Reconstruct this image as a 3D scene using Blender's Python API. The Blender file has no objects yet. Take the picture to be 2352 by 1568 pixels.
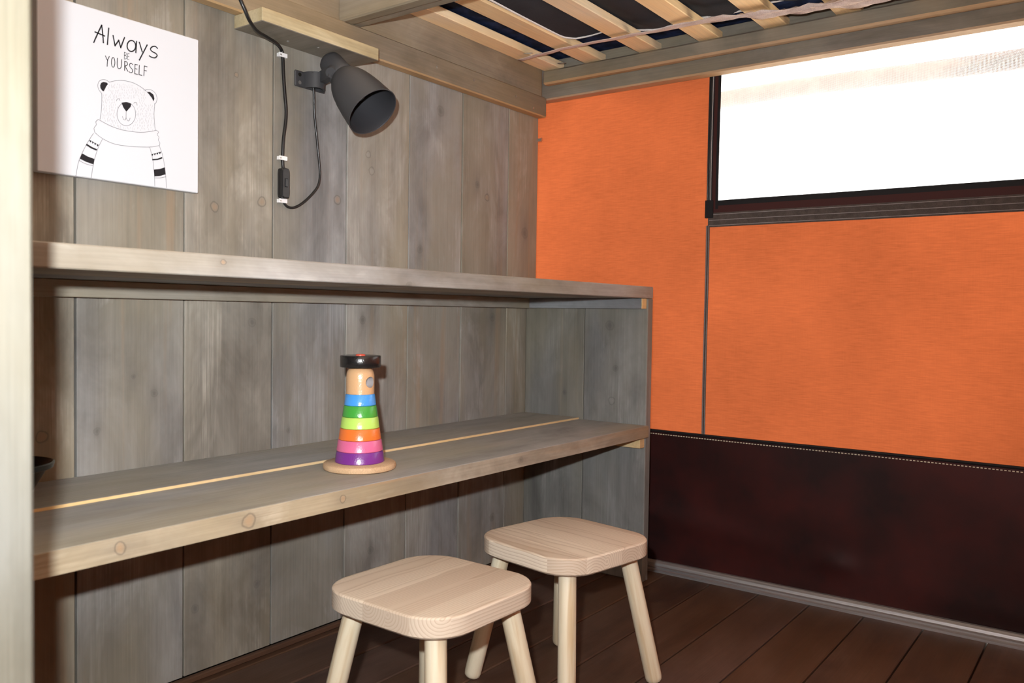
import bpy, bmesh, math, random
from mathutils import Vector, Matrix
random.seed(7)
SC = bpy.context.scene
COL = SC.collection

# ------------------------------------------------------------------ camera
F_PX = 1942.2
R_CAM = (Matrix.Rotation(-0.9342, 3, 'Z') @ Matrix.Rotation(-0.0145, 3, 'Y') @ Matrix.Rotation(1.5384, 3, 'X'))
C_CAM = Vector((-1.9462, -1.3913, 0.6880))
cam = bpy.data.cameras.new('camera'); camo = bpy.data.objects.new('camera', cam); COL.objects.link(camo)
camo.matrix_world = Matrix.Translation(C_CAM) @ R_CAM.to_4x4()
cam.sensor_width = 36.0; cam.lens = F_PX * 36.0 / 2352.0
cam.clip_start = 0.02
cam.dof.use_dof = True; cam.dof.focus_distance = 1.75; cam.dof.aperture_fstop = 7.0
SC.camera = camo

# ------------------------------------------------------------------ world and light
SC.view_settings.view_transform = 'Standard'; SC.view_settings.look = 'None'
SC.view_settings.gamma = 1.0; SC.view_settings.use_curve_mapping = False
SC.view_settings.exposure = 0.0
W = bpy.data.worlds.new('overcast_sky'); SC.world = W; W.use_nodes = True
bg = W.node_tree.nodes['Background']
bg.inputs[0].default_value = (1.0, 0.985, 0.96, 1); bg.inputs[1].default_value = 3.4
sun = bpy.data.lights.new('sun', 'SUN'); sun.energy = 55.0; sun.angle = math.radians(0.6); sun.color = (1.0, 0.93, 0.82)
suno = bpy.data.objects.new('sun', sun); COL.objects.link(suno); suno.location = (-4, -2, 6)
suno.rotation_euler = Vector((0, 0, -1)).rotation_difference(Vector((0.62, 0.25, -0.74))).to_euler()
# the photographer's flash, just above the lens
CAM_R, CAM_U, CAM_F = R_CAM @ Vector((1, 0, 0)), R_CAM @ Vector((0, 1, 0)), R_CAM @ Vector((0, 0, -1))
fl = bpy.data.lights.new('camera_flash', 'AREA'); fl.shape = 'DISK'; fl.size = 0.024
fl.energy = 14.6; fl.color = (0.95, 0.985, 1.0); fl.spread = math.radians(118)
flo = bpy.data.objects.new('camera_flash', fl); COL.objects.link(flo)
flo.matrix_world = Matrix.Translation(C_CAM + CAM_U * 0.085 - CAM_R * 0.050 + CAM_F * 0.02) @ (R_CAM @ Matrix.Rotation(math.radians(7), 3, 'X') @ Matrix.Rotation(math.radians(9), 3, 'Y')).to_4x4()

# ------------------------------------------------------------------ helpers
def ray(px, py):
    return R_CAM @ Vector(((px - 1176) / F_PX, -(py - 784) / F_PX, -1.0))
def on(px, py, axis, value):
    """point of the plane axis=value seen at a pixel of the 2352x1568 photograph"""
    d = ray(px, py); return C_CAM + d * ((value - C_CAM[axis]) / d[axis])

def tag(o, label=None, cat=None, group=None, kind=None):
    if label: o['label'] = label
    if cat: o['category'] = cat
    if group: o['group'] = group
    if kind: o['kind'] = kind
    return o
WORLD = {}
def place(o, loc, parent):
    WORLD[o.name] = Vector(loc)
    if parent is not None:
        o.parent = parent; o.location = Vector(loc) - WORLD[parent.name]
    else:
        o.location = loc
    return o
def empty(name, loc):
    o = bpy.data.objects.new(name, None); COL.objects.link(o); o.empty_display_size = 0.05
    return place(o, loc, None)
def link(name, me, mat, parent=None, loc=(0, 0, 0)):
    o = bpy.data.objects.new(name, me); COL.objects.link(o)
    if mat is not None and not me.materials: me.materials.append(mat)
    return place(o, loc, parent)
def smooth(me, deg=40):
    for p in me.polygons: p.use_smooth = True
    try: me.set_sharp_from_angle(angle=math.radians(deg))
    except Exception: pass
def mesh(name, V, F, sm=False):
    me = bpy.data.meshes.new(name); me.from_pydata([tuple(v) for v in V], [], F); me.update()
    if sm: smooth(me)
    return me
def from_world(name, V, F, mat, parent=None, sm=False):
    """mesh given by world points, its origin put at the middle of its box"""
    V = [Vector(v) for v in V]
    c = Vector([(min(v[i] for v in V) + max(v[i] for v in V)) / 2 for i in range(3)])
    return link(name, mesh(name, [v - c for v in V], F, sm), mat, parent, c)
BOXES = {}
def box(name, x0, x1, y0, y1, z0, z1, mat, parent=None, bev=0.0015, under=None):
    d = (round(abs(x1 - x0), 5), round(abs(y1 - y0), 5), round(abs(z1 - z0), 5))
    key = (d, bev, mat.name, under.name if under else '')
    if key not in BOXES:
        bm = bmesh.new(); bmesh.ops.create_cube(bm, size=1.0)
        for v in bm.verts: v.co = Vector((v.co.x * d[0], v.co.y * d[1], v.co.z * d[2]))
        if bev: bmesh.ops.bevel(bm, geom=bm.edges[:], offset=bev, segments=1, affect='EDGES')
        me = bpy.data.meshes.new(name); bm.to_mesh(me); bm.free(); me.materials.append(mat); BOXES[key] = me
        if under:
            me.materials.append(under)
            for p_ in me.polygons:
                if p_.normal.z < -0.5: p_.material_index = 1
    o = bpy.data.objects.new(name, BOXES[key]); COL.objects.link(o)
    return place(o, ((x0 + x1) / 2, (y0 + y1) / 2, (z0 + z1) / 2), parent)
def frame_of(a):
    a = Vector(a).normalized(); h = Vector((0, 0, 1)) if abs(a.z) < 0.9 else Vector((1, 0, 0))
    u = a.cross(h).normalized(); return a, u, a.cross(u).normalized()
def lathe(profile, base, axis, n=40):
    """revolve (distance along axis, radius) about axis through base; closed at radius 0"""
    a, u, w = frame_of(axis); V, F, rings = [], [], []
    for s, r in profile:
        if r < 1e-6:
            rings.append([len(V)]); V.append(Vector(base) + a * s)
        else:
            rings.append(list(range(len(V), len(V) + n)))
            for k in range(n):
                t = 2 * math.pi * k / n
                V.append(Vector(base) + a * s + (u * math.cos(t) + w * math.sin(t)) * r)
    for A, B in zip(rings, rings[1:]):
        for k in range(n):
            k2 = (k + 1) % n
            if len(A) == 1 and len(B) == 1: continue
            if len(A) == 1: F.append((A[0], B[k], B[k2]))
            elif len(B) == 1: F.append((A[k], B[0], A[k2]))
            else: F.append((A[k], B[k], B[k2], A[k2]))
    return V, F
def catmull(P, n=6, closed=False):
    P = [Vector(p) for p in P]
    if len(P) < 3 and not closed: return P
    out = []; m = len(P); segs = m if closed else m - 1
    for i in range(segs):
        if closed: a, b, c, d = P[(i - 1) % m], P[i], P[(i + 1) % m], P[(i + 2) % m]
        else: a, b, c, d = P[max(i - 1, 0)], P[i], P[i + 1], P[min(i + 2, m - 1)]
        for k in range(n):
            t = k / n
            out.append(0.5 * ((2 * b) + (c - a) * t + (2 * a - 5 * b + 4 * c - d) * t * t + (3 * b - a - 3 * c + d) * t ** 3))
    if not closed: out.append(P[-1])
    return out
def tube(P, r, n=10):
    P = [Vector(p) for p in P]; V, F = [], []; u = None
    for i, p in enumerate(P):
        t = (P[min(i + 1, len(P) - 1)] - P[max(i - 1, 0)]).normalized()
        if u is None: _, u, _ = frame_of(t)
        u = (u - t * u.dot(t)).normalized(); w = t.cross(u)
        rr = r[i] if isinstance(r, (list, tuple)) else r
        for k in range(n):
            q = 2 * math.pi * k / n; V.append(p + (u * math.cos(q) + w * math.sin(q)) * rr)
    for i in range(len(P) - 1):
        for k in range(n):
            k2 = (k + 1) % n
            F.append((i * n + k, i * n + k2, (i + 1) * n + k2, (i + 1) * n + k))
    F.append(tuple(range(n))[::-1]); F.append(tuple((len(P) - 1) * n + k for k in range(n)))
    return V, F
def merge(parts):
    V, F = [], []
    for v, f in parts:
        o = len(V); V += list(v); F += [tuple(i + o for i in q) for q in f]
    return V, F
def boxgeo(x0, x1, y0, y1, z0, z1):
    V = [(x, y, z) for x in (x0, x1) for y in (y0, y1) for z in (z0, z1)]
    return V, [(0, 1, 3, 2), (4, 6, 7, 5), (0, 4, 5, 1), (2, 3, 7, 6), (0, 2, 6, 4), (1, 5, 7, 3)]

# ------------------------------------------------------------------ materials
class NT:
    def __init__(s, name):
        s.m = bpy.data.materials.new(name); s.m.use_nodes = True; s.t = s.m.node_tree
        s.b = s.t.nodes['Principled BSDF']; s.out = s.t.nodes['Material Output']
    def n(s, kind, **kw):
        x = s.t.nodes.new(kind)
        for k, v in kw.items(): setattr(x, k, v)
        return x
    def put(s, sock, v):
        if hasattr(v, 'default_value') or hasattr(v, 'is_linked'): s.t.links.new(v, sock)
        else: sock.default_value = v
    def math(s, op, a, b=0.0, c=None):
        x = s.n('ShaderNodeMath', operation=op); s.put(x.inputs[0], a); s.put(x.inputs[1], b)
        if c is not None: s.put(x.inputs[2], c)
        return x.outputs[0]
    def vmath(s, op, a, b=(0, 0, 0)):
        x = s.n('ShaderNodeVectorMath', operation=op); s.put(x.inputs[0], a); s.put(x.inputs[1], b); return x.outputs[0]
    def noise(s, vec, scale=1.0, detail=4.0, rough=0.55, dist=0.0):
        x = s.n('ShaderNodeTexNoise'); s.put(x.inputs['Vector'], vec); x.inputs['Scale'].default_value = scale
        x.inputs['Detail'].default_value = detail; x.inputs['Roughness'].default_value = rough; x.inputs['Distortion'].default_value = dist
        return x.outputs['Fac']
    def ramp(s, fac, stops):
        x = s.n('ShaderNodeValToRGB'); s.put(x.inputs[0], fac); e = x.color_ramp.elements
        while len(e) < len(stops): e.new(0.5)
        for q, (p, c) in zip(e, stops):
            q.position = p; q.color = (c, c, c, 1) if isinstance(c, (int, float)) else (*c, 1)
        return x.outputs[0]
    def mix(s, fac, a, b, mode='MIX'):
        x = s.n('ShaderNodeMix', data_type='RGBA', blend_type=mode)
        s.put(x.inputs[0], fac)
        for sock, v in ((x.inputs[6], a), (x.inputs[7], b)):
            s.put(sock, (*v, 1) if isinstance(v, tuple) and len(v) == 3 else v)
        return x.outputs[2]
    def coords(s, rnd=True):
        tc = s.n('ShaderNodeTexCoord').outputs['Object']
        if not rnd: return tc
        r = s.n('ShaderNodeObjectInfo').outputs['Random']
        cx = s.n('ShaderNodeCombineXYZ')
        for i, k in enumerate((37.0, 71.0, 113.0)): s.put(cx.inputs[i], s.math('MULTIPLY', r, k))
        return s.vmath('ADD', tc, cx.outputs[0])
    def bump(s, h, strength, dist=0.001):
        x = s.n('ShaderNodeBump'); x.inputs['Strength'].default_value = strength; x.inputs['Distance'].default_value = dist
        s.put(x.inputs['Height'], h); s.t.links.new(x.outputs[0], s.b.inputs['Normal'])

def plain(name, col, rough=0.5, spec=0.5, metal=0.0, coat=0.0):
    a = NT(name); a.b.inputs['Base Color'].default_value = (*col, 1); a.b.inputs['Roughness'].default_value = rough
    a.b.inputs['Specular IOR Level'].default_value = spec; a.b.inputs['Metallic'].default_value = metal
    a.b.inputs['Coat Weight'].default_value = coat
    return a.m

KG = []
def knot_group():
    if KG: return KG[0]
    g = bpy.data.node_groups.new('knot', 'ShaderNodeTree'); KG.append(g); I = g.interface
    for nm, ty in (('Color', 'Color'), ('Position', 'Vector'), ('Centre', 'Vector'), ('Flat', 'Vector'), ('Long', 'Vector'), ('Core', 'Color'), ('Dark', 'Color'), ('Smudge', 'Float'), ('Fill', 'Float'), ('Ring', 'Float')):
        I.new_socket(nm, in_out='INPUT', socket_type='NodeSocket' + ty)
    I.new_socket('Color', in_out='OUTPUT', socket_type='NodeSocketColor')
    a = NT.__new__(NT); a.t = g
    gi = a.n('NodeGroupInput').outputs; go = a.n('NodeGroupOutput')
    d = a.vmath('SUBTRACT', gi['Position'], gi['Centre'])
    def length(v):
        x = a.n('ShaderNodeVectorMath', operation='LENGTH'); a.put(x.inputs[0], v); return x.outputs['Value']
    t = length(a.vmath('MULTIPLY', d, gi['Flat'])); se = length(a.vmath('MULTIPLY', d, gi['Long']))
    c = a.mix(a.math('MULTIPLY', a.ramp(a.math('MULTIPLY', se, 0.3), [(0.05, 1.0), (0.30, 0.45), (0.75, 0.0)]), gi['Smudge']), gi['Color'], gi['Dark'])
    c = a.mix(a.math('MULTIPLY', a.ramp(a.math('MULTIPLY', t, 0.5), [(0.15, 1.0), (0.52, 0.0)]), gi['Fill']), c, gi['Core'])
    dk = a.mix(1.0, gi['Dark'], (0.45, 0.42, 0.40), 'MULTIPLY')
    c = a.mix(a.math('MULTIPLY', a.ramp(a.math('MULTIPLY', t, 0.5), [(0.38, 0.0), (0.46, 1.0), (0.50, 1.0), (0.60, 0.0)]), gi['Ring']), c, dk)
    a.t.links.new(c, go.inputs[0])
    return g
def stained(name, axis, dark, mid, light, warm, warm_amt=0.5, rough=0.62, knots=(), pale=0.65, spec=0.3, face=(0, 2), streak=1.0):
    """stained softwood: cloudy stain, fine fibres along one axis, brown streaks, pale scuffs, and knots at given places of the board"""
    a = NT(name); p = a.coords()
    def sc(across, along, off=0.0):
        v = [across] * 3; v[axis] = along
        return a.vmath('ADD', a.vmath('MULTIPLY', p, tuple(v)), (off, off * 1.7, off * 2.3))
    g = a.noise(sc(16.0, 1.1), 1.0, 6, 0.6, 0.35)                 # soft grain bands
    f = a.noise(sc(260.0, 5.0), 1.0, 3, 0.65)                     # fibres
    cl = a.noise(sc(9.0, 4.0, 4.1), 1.0, 5, 0.62, 0.5)            # cloudy stain
    c2 = a.noise(sc(7.0, 2.6, 11.3), 1.0, 5, 0.66, 0.5)
    st = a.noise(sc(30.0, 1.0, 7.7), 1.0, 3, 0.5, 0.2)            # narrow brown streaks
    c3 = a.noise(sc(5.0, 1.5, 21.0), 1.0, 3, 0.5)
    c = a.ramp(a.math('ADD', a.math('MULTIPLY', g, 0.35), a.math('MULTIPLY', cl, 0.65)), [(0.36, dark), (0.5, mid), (0.63, light)])
    yel = tuple(m * k for m, k in zip(mid, (1.12, 1.0, 0.72)))
    c = a.mix(a.math('MULTIPLY', a.ramp(c3, [(0.42, 0.0), (0.6, 1.0)]), 0.8), c, a.mix(0.7, c, yel))
    c = a.mix(a.math('MULTIPLY', a.math('MULTIPLY', a.ramp(st, [(0.60, 0.0), (0.72, 1.0)]), a.ramp(c3, [(0.40, 0.2), (0.55, 1.0)])), warm_amt), c, warm)
    pal = tuple(min(1.0, x * 1.45) for x in light)
    c = a.mix(a.math('MULTIPLY', a.math('MULTIPLY', a.ramp(c2, [(0.54, 0.0), (0.70, 1.0)]), a.ramp(f, [(0.40, 0.35), (0.62, 1.0)])), pale), c, pal)
    c = a.mix(a.math('MULTIPLY', a.ramp(c2, [(0.27, 1.0), (0.42, 0.0)]), 0.5), c, dark)
    c = a.mix(0.2 * streak, c, a.ramp(f, [(0.3, 0.5), (0.7, 1.35)]), 'MULTIPLY')
    r = a.n('ShaderNodeObjectInfo').outputs['Random']
    v = a.math('ADD', 0.90, a.math('MULTIPLY', r, 0.20))
    r2 = a.math('SUBTRACT', a.math('FRACT', a.math('MULTIPLY', r, 17.3)), 0.5)      # each board leans a little to brown or to grey
    vv = a.n('ShaderNodeCombineColor')
    for i_, k_ in enumerate((0.10, 0.0, -0.22)): a.put(vv.inputs[i_], a.math('MULTIPLY', v, a.math('ADD', 1.0, a.math('MULTIPLY', r2, k_))))
    c = a.mix(1.0, c, vv.outputs[0], 'MULTIPLY')
    if knots:
        ge = a.n('ShaderNodeNewGeometry').outputs['Position']
        wob = a.n('ShaderNodeTexNoise'); wob.inputs['Scale'].default_value = 55.0; wob.inputs['Detail'].default_value = 3.0
        a.put(wob.inputs['Vector'], ge)
        wv = a.vmath('MULTIPLY', a.vmath('SUBTRACT', wob.outputs['Color'], (0.5, 0.5, 0.5)), (0.008, 0.008, 0.008))
        pos = a.vmath('ADD', ge, wv)
        for (u, w, rad, kind) in knots:
            cen = [0.0, 0.0, 0.0]; cen[face[0]] = u; cen[face[1]] = w
            flat = [0.0, 0.0, 0.0]; flat[face[0]] = flat[face[1]] = 1.0 / rad
            long_ = list(flat); long_[axis] *= 0.36
            core = {'tan': warm, 'dark': tuple(x * 0.5 for x in dark), 'pale': tuple(x * 1.1 for x in light)}[kind]
            gn = a.n('ShaderNodeGroup'); gn.node_tree = knot_group()
            for nm, v in (('Color', c), ('Position', pos), ('Centre', tuple(cen)), ('Flat', tuple(flat)), ('Long', tuple(long_)), ('Core', (*core, 1)), ('Dark', (*dark, 1)),
                          ('Smudge', {'tan': 0.35, 'dark': 0.62, 'pale': 0.2}[kind]), ('Fill', {'tan': 0.42, 'dark': 0.35, 'pale': 0.3}[kind]), ('Ring', {'tan': 0.42, 'dark': 0.2, 'pale': 0.3}[kind])):
                a.put(gn.inputs[nm], v)
            c = gn.outputs['Color']
    a.t.links.new(c, a.b.inputs['Base Color'])
    a.b.inputs['Roughness'].default_value = rough; a.b.inputs['Specular IOR Level'].default_value = spec
    a.bump(a.math('ADD', a.math('MULTIPLY', f, 0.6), a.math('MULTIPLY', g, 0.5)), 0.35, 0.0012)
    return a.m
def knot_list(P, axis, value, face):
    out = []
    for px, py, rpx, kind in P:
        q = on(px, py, axis, value); e = on(px, py + rpx, axis, value)
        out.append((q[face[0]], q[face[1]], max(0.003, abs(e.z - q.z)), kind))
    return out
WALL_KNOTS = knot_list([(492, 475, 11, 'tan'), (601, 464, 11, 'tan'), (775, 459, 10, 'tan'), (1096, 424, 8, 'dark'), (1118, 453, 8, 'tan'), (853, 392, 9, 'pale'), (845, 355, 8, 'pale'),
    (590, 1340, 9, 'dark'), (448, 1398, 10, 'dark'), (578, 740, 11, 'dark'), (1130, 1187, 9, 'dark'), (222, 990, 8, 'dark'), (353, 902, 8, 'dark'), (662, 988, 6, 'dark'), (97, 1003, 13, 'tan'),
    (1012, 255, 12, 'dark'), (543, 172, 6, 'tan'), (965, 572, 9, 'dark'), (832, 735, 9, 'dark'), (1130, 728, 9, 'dark'), (305, 865, 6, 'dark'), (1205, 535, 12, 'dark'), (850, 1263, 9, 'dark'), (850, 190, 6, 'pale')], 1, 0.0, (0, 2))
EDGE_KNOTS = knot_list([(272, 1256, 15, 'tan'), (568, 1196, 16, 'tan'), (784, 1146, 9, 'tan'), (1193, 1057, 8, 'dark'), (519, 602, 7, 'tan'), (945, 657, 10, 'dark')], 1, -0.39, (0, 2))
END_KNOTS = knot_list([(1400, 747, 11, 'dark'), (1414, 846, 7, 'dark'), (1296, 900, 5, 'dark'), (1405, 920, 9, 'pale')], 0, 0.0, (1, 2))

GREY = dict(dark=(0.150, 0.138, 0.122), mid=(0.245, 0.230, 0.207), light=(0.335, 0.318, 0.288), warm=(0.33, 0.215, 0.125))
M = {}
M['wallZ'] = stained('grey_wall_plank', 2, knots=WALL_KNOTS, **GREY)
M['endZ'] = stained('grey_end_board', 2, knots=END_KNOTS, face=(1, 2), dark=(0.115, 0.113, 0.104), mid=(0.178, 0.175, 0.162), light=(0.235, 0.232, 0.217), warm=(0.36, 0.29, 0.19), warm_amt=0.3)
for i, ax in enumerate('XYZ'):
    M['grey' + ax] = stained('grey_stained_wood_' + ax.lower(), i, dark=(0.15, 0.143, 0.134), mid=(0.235, 0.227, 0.216), light=(0.31, 0.302, 0.288), warm=(0.23, 0.165, 0.125), warm_amt=0.3, pale=0.2)
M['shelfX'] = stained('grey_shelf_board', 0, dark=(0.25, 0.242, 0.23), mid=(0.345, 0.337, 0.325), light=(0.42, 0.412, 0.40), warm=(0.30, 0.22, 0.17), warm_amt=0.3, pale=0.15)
M['edge'] = stained('shelf_edge_wood', 0, (0.17, 0.142, 0.115), (0.31, 0.276, 0.235), (0.45, 0.405, 0.345), (0.48, 0.28, 0.14), 0.75, knots=EDGE_KNOTS)
M['beamX'] = stained('bed_beam_wood_x', 0, (0.15, 0.125, 0.10), (0.235, 0.198, 0.16), (0.31, 0.268, 0.22), (0.34, 0.22, 0.115), 0.5, pale=0.2)
M['beamY'] = stained('bed_beam_wood_y', 1, (0.15, 0.132, 0.108), (0.235, 0.21, 0.175), (0.30, 0.27, 0.23), (0.26, 0.175, 0.10), 0.3, pale=0.2)
M['underX'] = stained('painted_lit_underside_x', 0, (0.34, 0.23, 0.13), (0.43, 0.30, 0.18), (0.52, 0.38, 0.24), (0.46, 0.28, 0.14), 0.3, pale=0.2)  # light on the wall ledger's underside, painted in as a paler peach tone
M['underY'] = stained('painted_lit_underside_y', 1, (0.36, 0.24, 0.15), (0.46, 0.32, 0.21), (0.55, 0.40, 0.27), (0.46, 0.28, 0.14), 0.3, pale=0.2)  # window light painted into the undersides of side beam and slat ledger
M['blockX'] = stained('raw_block_wood', 0, (0.32, 0.25, 0.14), (0.46, 0.385, 0.235), (0.56, 0.48, 0.32), (0.52, 0.32, 0.12), 0.5, pale=0.2)
M['rawX'] = stained('raw_edge_wood', 0, (0.55, 0.40, 0.22), (0.70, 0.53, 0.31), (0.80, 0.64, 0.42), (0.6, 0.38, 0.18), 0.3, pale=0.2)
M['post'] = stained('post_wood', 2, (0.115, 0.103, 0.075), (0.148, 0.136, 0.105), (0.175, 0.165, 0.135), (0.165, 0.135, 0.09), 0.3, pale=0.3)
M['floor'] = stained('floor_wood', 0, (0.042, 0.022, 0.016), (0.078, 0.042, 0.029), (0.110, 0.062, 0.044), (0.12, 0.052, 0.030), 0.5, rough=0.5, pale=0.35, spec=0.3)
M['slat'] = stained('pale_slat_wood', 0, (0.80, 0.56, 0.32), (0.88, 0.67, 0.42), (0.92, 0.75, 0.52), (0.85, 0.54, 0.30), 0.3, pale=0.0)
M['cavity'] = plain('dark_gap', (0.012, 0.010, 0.008), 0.9, 0.1)

def pine(name, along):
    """light glued pine: growth rings modelled in 3D so ends show arcs and faces show lines"""
    a = NT(name); tc = a.coords(False)
    rnd = a.n('ShaderNodeObjectInfo').outputs['Random']
    s = a.n('ShaderNodeSeparateXYZ'); a.put(s.inputs[0], tc)
    al = s.outputs[along]; ac = s.outputs[1 - along]; z = s.outputs[2]
    k = a.math('FLOOR', a.math('ADD', a.math('DIVIDE', ac, 0.046), a.math('MULTIPLY', rnd, 7.0)))
    wn = a.n('ShaderNodeTexWhiteNoise', noise_dimensions='1D'); a.put(wn.inputs['W'], k)
    sp = a.n('ShaderNodeSeparateColor'); a.put(sp.inputs[0], wn.outputs['Color'])
    ca = a.math('MULTIPLY', a.math('SUBTRACT', a.math('FRACT', a.math('ADD', a.math('DIVIDE', ac, 0.046), a.math('MULTIPLY', rnd, 7.0))), sp.outputs[0]), 0.046)
    cz = a.math('SUBTRACT', z, a.math('MULTIPLY', a.math('SUBTRACT', sp.outputs[1], 0.5), 0.11))
    wv = a.n('ShaderNodeCombineXYZ'); a.put(wv.inputs[0], a.math('MULTIPLY', ac, 18.0)); a.put(wv.inputs[1], a.math('MULTIPLY', al, 5.0)); a.put(wv.inputs[2], a.math('ADD', z, k))
    wob = a.math('MULTIPLY', a.noise(wv.outputs[0], 1.0, 2, 0.5), 0.012)
    rr = a.math('ADD', a.math('SQRT', a.math('ADD', a.math('MULTIPLY', ca, ca), a.math('MULTIPLY', cz, cz))), wob)
    st = a.math('FRACT', a.math('MULTIPLY', rr, 205.0))
    late = a.ramp(st, [(0.0, 0.0), (0.62, 0.25), (0.9, 1.0), (1.0, 0.0)])
    base = a.mix(sp.outputs[2], (0.72, 0.62, 0.50), (0.56, 0.45, 0.35))
    c = a.mix(a.math('MULTIPLY', late, 0.62), base, (0.36, 0.25, 0.165))
    a.t.links.new(c, a.b.inputs['Base Color']); a.b.inputs['Roughness'].default_value = 0.42; a.b.inputs['Specular IOR Level'].default_value = 0.4
    a.bump(late, 0.12, 0.0006)
    return a.m
M['pine'] = pine('pine_seat', 0)
def pine_leg():
    a = NT('pine_leg'); p = a.coords()
    g = a.noise(a.vmath('MULTIPLY', p, (60, 60, 4)), 1.0, 4, 0.55, 0.3)
    c = a.ramp(g, [(0.35, (0.56, 0.43, 0.27)), (0.5, (0.68, 0.59, 0.43)), (0.75, (0.75, 0.68, 0.53))])
    a.t.links.new(c, a.b.inputs['Base Color']); a.b.inputs['Roughness'].default_value = 0.45
    return a.m
M['pineleg'] = pine_leg()

def cloth(name, refl, trans, amount, thread=(0, 26.0, 420.0), rough_mix=0.35):
    """woven tent cloth: reflects a little, lets daylight glow through"""
    a = NT(name); tc = a.n('ShaderNodeTexCoord').outputs['Object']
    th = a.noise(a.vmath('MULTIPLY', tc, (60.0, thread[1], thread[2])), 1.0, 3, 0.7)
    tv = a.noise(a.vmath('MULTIPLY', tc, (60.0, thread[2], thread[1])), 1.0, 2, 0.7)
    big = a.noise(tc, 2.2, 5, 0.62)
    w = a.math('ADD', a.math('MULTIPLY', th, 0.45), a.math('ADD', a.math('MULTIPLY', tv, 0.1), a.math('MULTIPLY', big, 0.55)))
    k = a.ramp(w, [(0.3, 0.64), (0.75, 1.32)])
    cr = a.mix(1.0, refl, k, 'MULTIPLY'); ct = a.mix(1.0, trans, k, 'MULTIPLY')
    d = a.n('ShaderNodeBsdfDiffuse'); t = a.n('ShaderNodeBsdfTranslucent'); x = a.n('ShaderNodeMixShader')
    a.t.links.new(cr, d.inputs[0]); a.t.links.new(ct, t.inputs[0]); x.inputs[0].default_value = amount
    a.t.links.new(d.outputs[0], x.inputs[1]); a.t.links.new(t.outputs[0], x.inputs[2]); a.t.links.new(x.outputs[0], a.out.inputs[0])
    return a.m
M['canvas'] = cloth('orange_canvas', (0.37, 0.115, 0.05), (0.345, 0.078, 0.025), 0.36)
M['roof'] = cloth('pale_roof_canvas', (0.55, 0.47, 0.38), (0.72, 0.64, 0.56), 0.115)
M['tent'] = cloth('tent_canvas', (0.40, 0.20, 0.12), (0.45, 0.17, 0.07), 0.035)

def vinyl():
    a = NT('maroon_vinyl'); tc = a.n('ShaderNodeTexCoord').outputs['Object']
    b = a.noise(tc, 4.0, 4, 0.6)
    c = a.ramp(b, [(0.38, (0.018, 0.006, 0.006)), (0.64, (0.052, 0.010, 0.009))])
    a.t.links.new(c, a.b.inputs['Base Color']); a.b.inputs['Roughness'].default_value = 0.5
    a.b.inputs['Specular IOR Level'].default_value = 0.22
    a.bump(a.noise(tc, 260.0, 2, 0.5), 0.08, 0.0005)
    return a.m
M['vinyl'] = vinyl()
def screen():
    a = NT('insect_mesh'); tc = a.n('ShaderNodeTexCoord').outputs['Object']; s = a.n('ShaderNodeSeparateXYZ'); a.put(s.inputs[0], tc)
    gy = a.math('LESS_THAN', a.math('FRACT', a.math('MULTIPLY', s.outputs[1], 420.0)), 0.28)
    gz = a.math('LESS_THAN', a.math('FRACT', a.math('MULTIPLY', s.outputs[2], 420.0)), 0.28)
    g = a.math('MAXIMUM', gy, gz)
    tr = a.n('ShaderNodeBsdfTransparent'); d = a.n('ShaderNodeBsdfTranslucent'); d.inputs[0].default_value = (0.55, 0.54, 0.54, 1)
    x = a.n('ShaderNodeMixShader'); a.put(x.inputs[0], g)
    a.t.links.new(tr.outputs[0], x.inputs[1]); a.t.links.new(d.outputs[0], x.inputs[2]); a.t.links.new(x.outputs[0], a.out.inputs[0])
    return a.m
M['screen'] = screen()
def brushed():
    a = NT('aluminium'); tc = a.coords(False)
    g = a.noise(a.vmath('MULTIPLY', tc, (300, 3, 300)), 1.0, 3, 0.6)
    a.t.links.new(a.ramp(g, [(0.3, (0.30, 0.30, 0.31)), (0.7, (0.50, 0.50, 0.51))]), a.b.inputs['Base Color'])
    a.b.inputs['Metallic'].default_value = 0.8; a.b.inputs['Roughness'].default_value = 0.5
    return a.m
M['alu'] = brushed()
def fabric(name, c1, c2, scale=14.0, rough=0.9):
    a = NT(name); tc = a.n('ShaderNodeTexCoord').outputs['Object']
    b = a.noise(tc, scale, 5, 0.6); w = a.noise(tc, 500.0, 2, 0.6)
    c = a.mix(0.3, a.ramp(b, [(0.4, c1), (0.66, c2)]), a.ramp(w, [(0.3, 0.5), (0.7, 1.4)]), 'MULTIPLY')
    a.t.links.new(c, a.b.inputs['Base Color']); a.b.inputs['Roughness'].default_value = rough; a.b.inputs['Specular IOR Level'].default_value = 0.15
    return a.m
M['navy'] = fabric('navy_patterned_ticking', (0.006, 0.012, 0.034), (0.018, 0.036, 0.105), 30.0)
M['black_cloth'] = fabric('charcoal_cloth', (0.030, 0.031, 0.037), (0.044, 0.046, 0.054), 6.0)
M['sheet'] = fabric('pink_white_sheet', (0.62, 0.50, 0.45), (0.76, 0.63, 0.58), 30.0)
M['flap'] = fabric('pale_flap_cloth', (0.40, 0.30, 0.29), (0.60, 0.50, 0.48), 20.0)
M['piping'] = fabric('white_piping', (0.72, 0.68, 0.66), (0.82, 0.78, 0.76), 60.0)
M['webbing'] = fabric('brown_webbing', (0.075, 0.060, 0.052), (0.100, 0.080, 0.070), 60.0)
M['black_web'] = plain('black_webbing', (0.010, 0.009, 0.010), 0.7, 0.3)
M['darkred'] = plain('dark_red_hem', (0.05, 0.012, 0.010), 0.7, 0.3)
M['thread'] = plain('pale_thread', (0.75, 0.66, 0.50), 0.8, 0.2)
M['greythread'] = plain('grey_thread', (0.30, 0.28, 0.27), 0.8, 0.2)
M['print'] = plain('white_print_canvas', (0.63, 0.65, 0.69), 0.7, 0.2)
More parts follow.
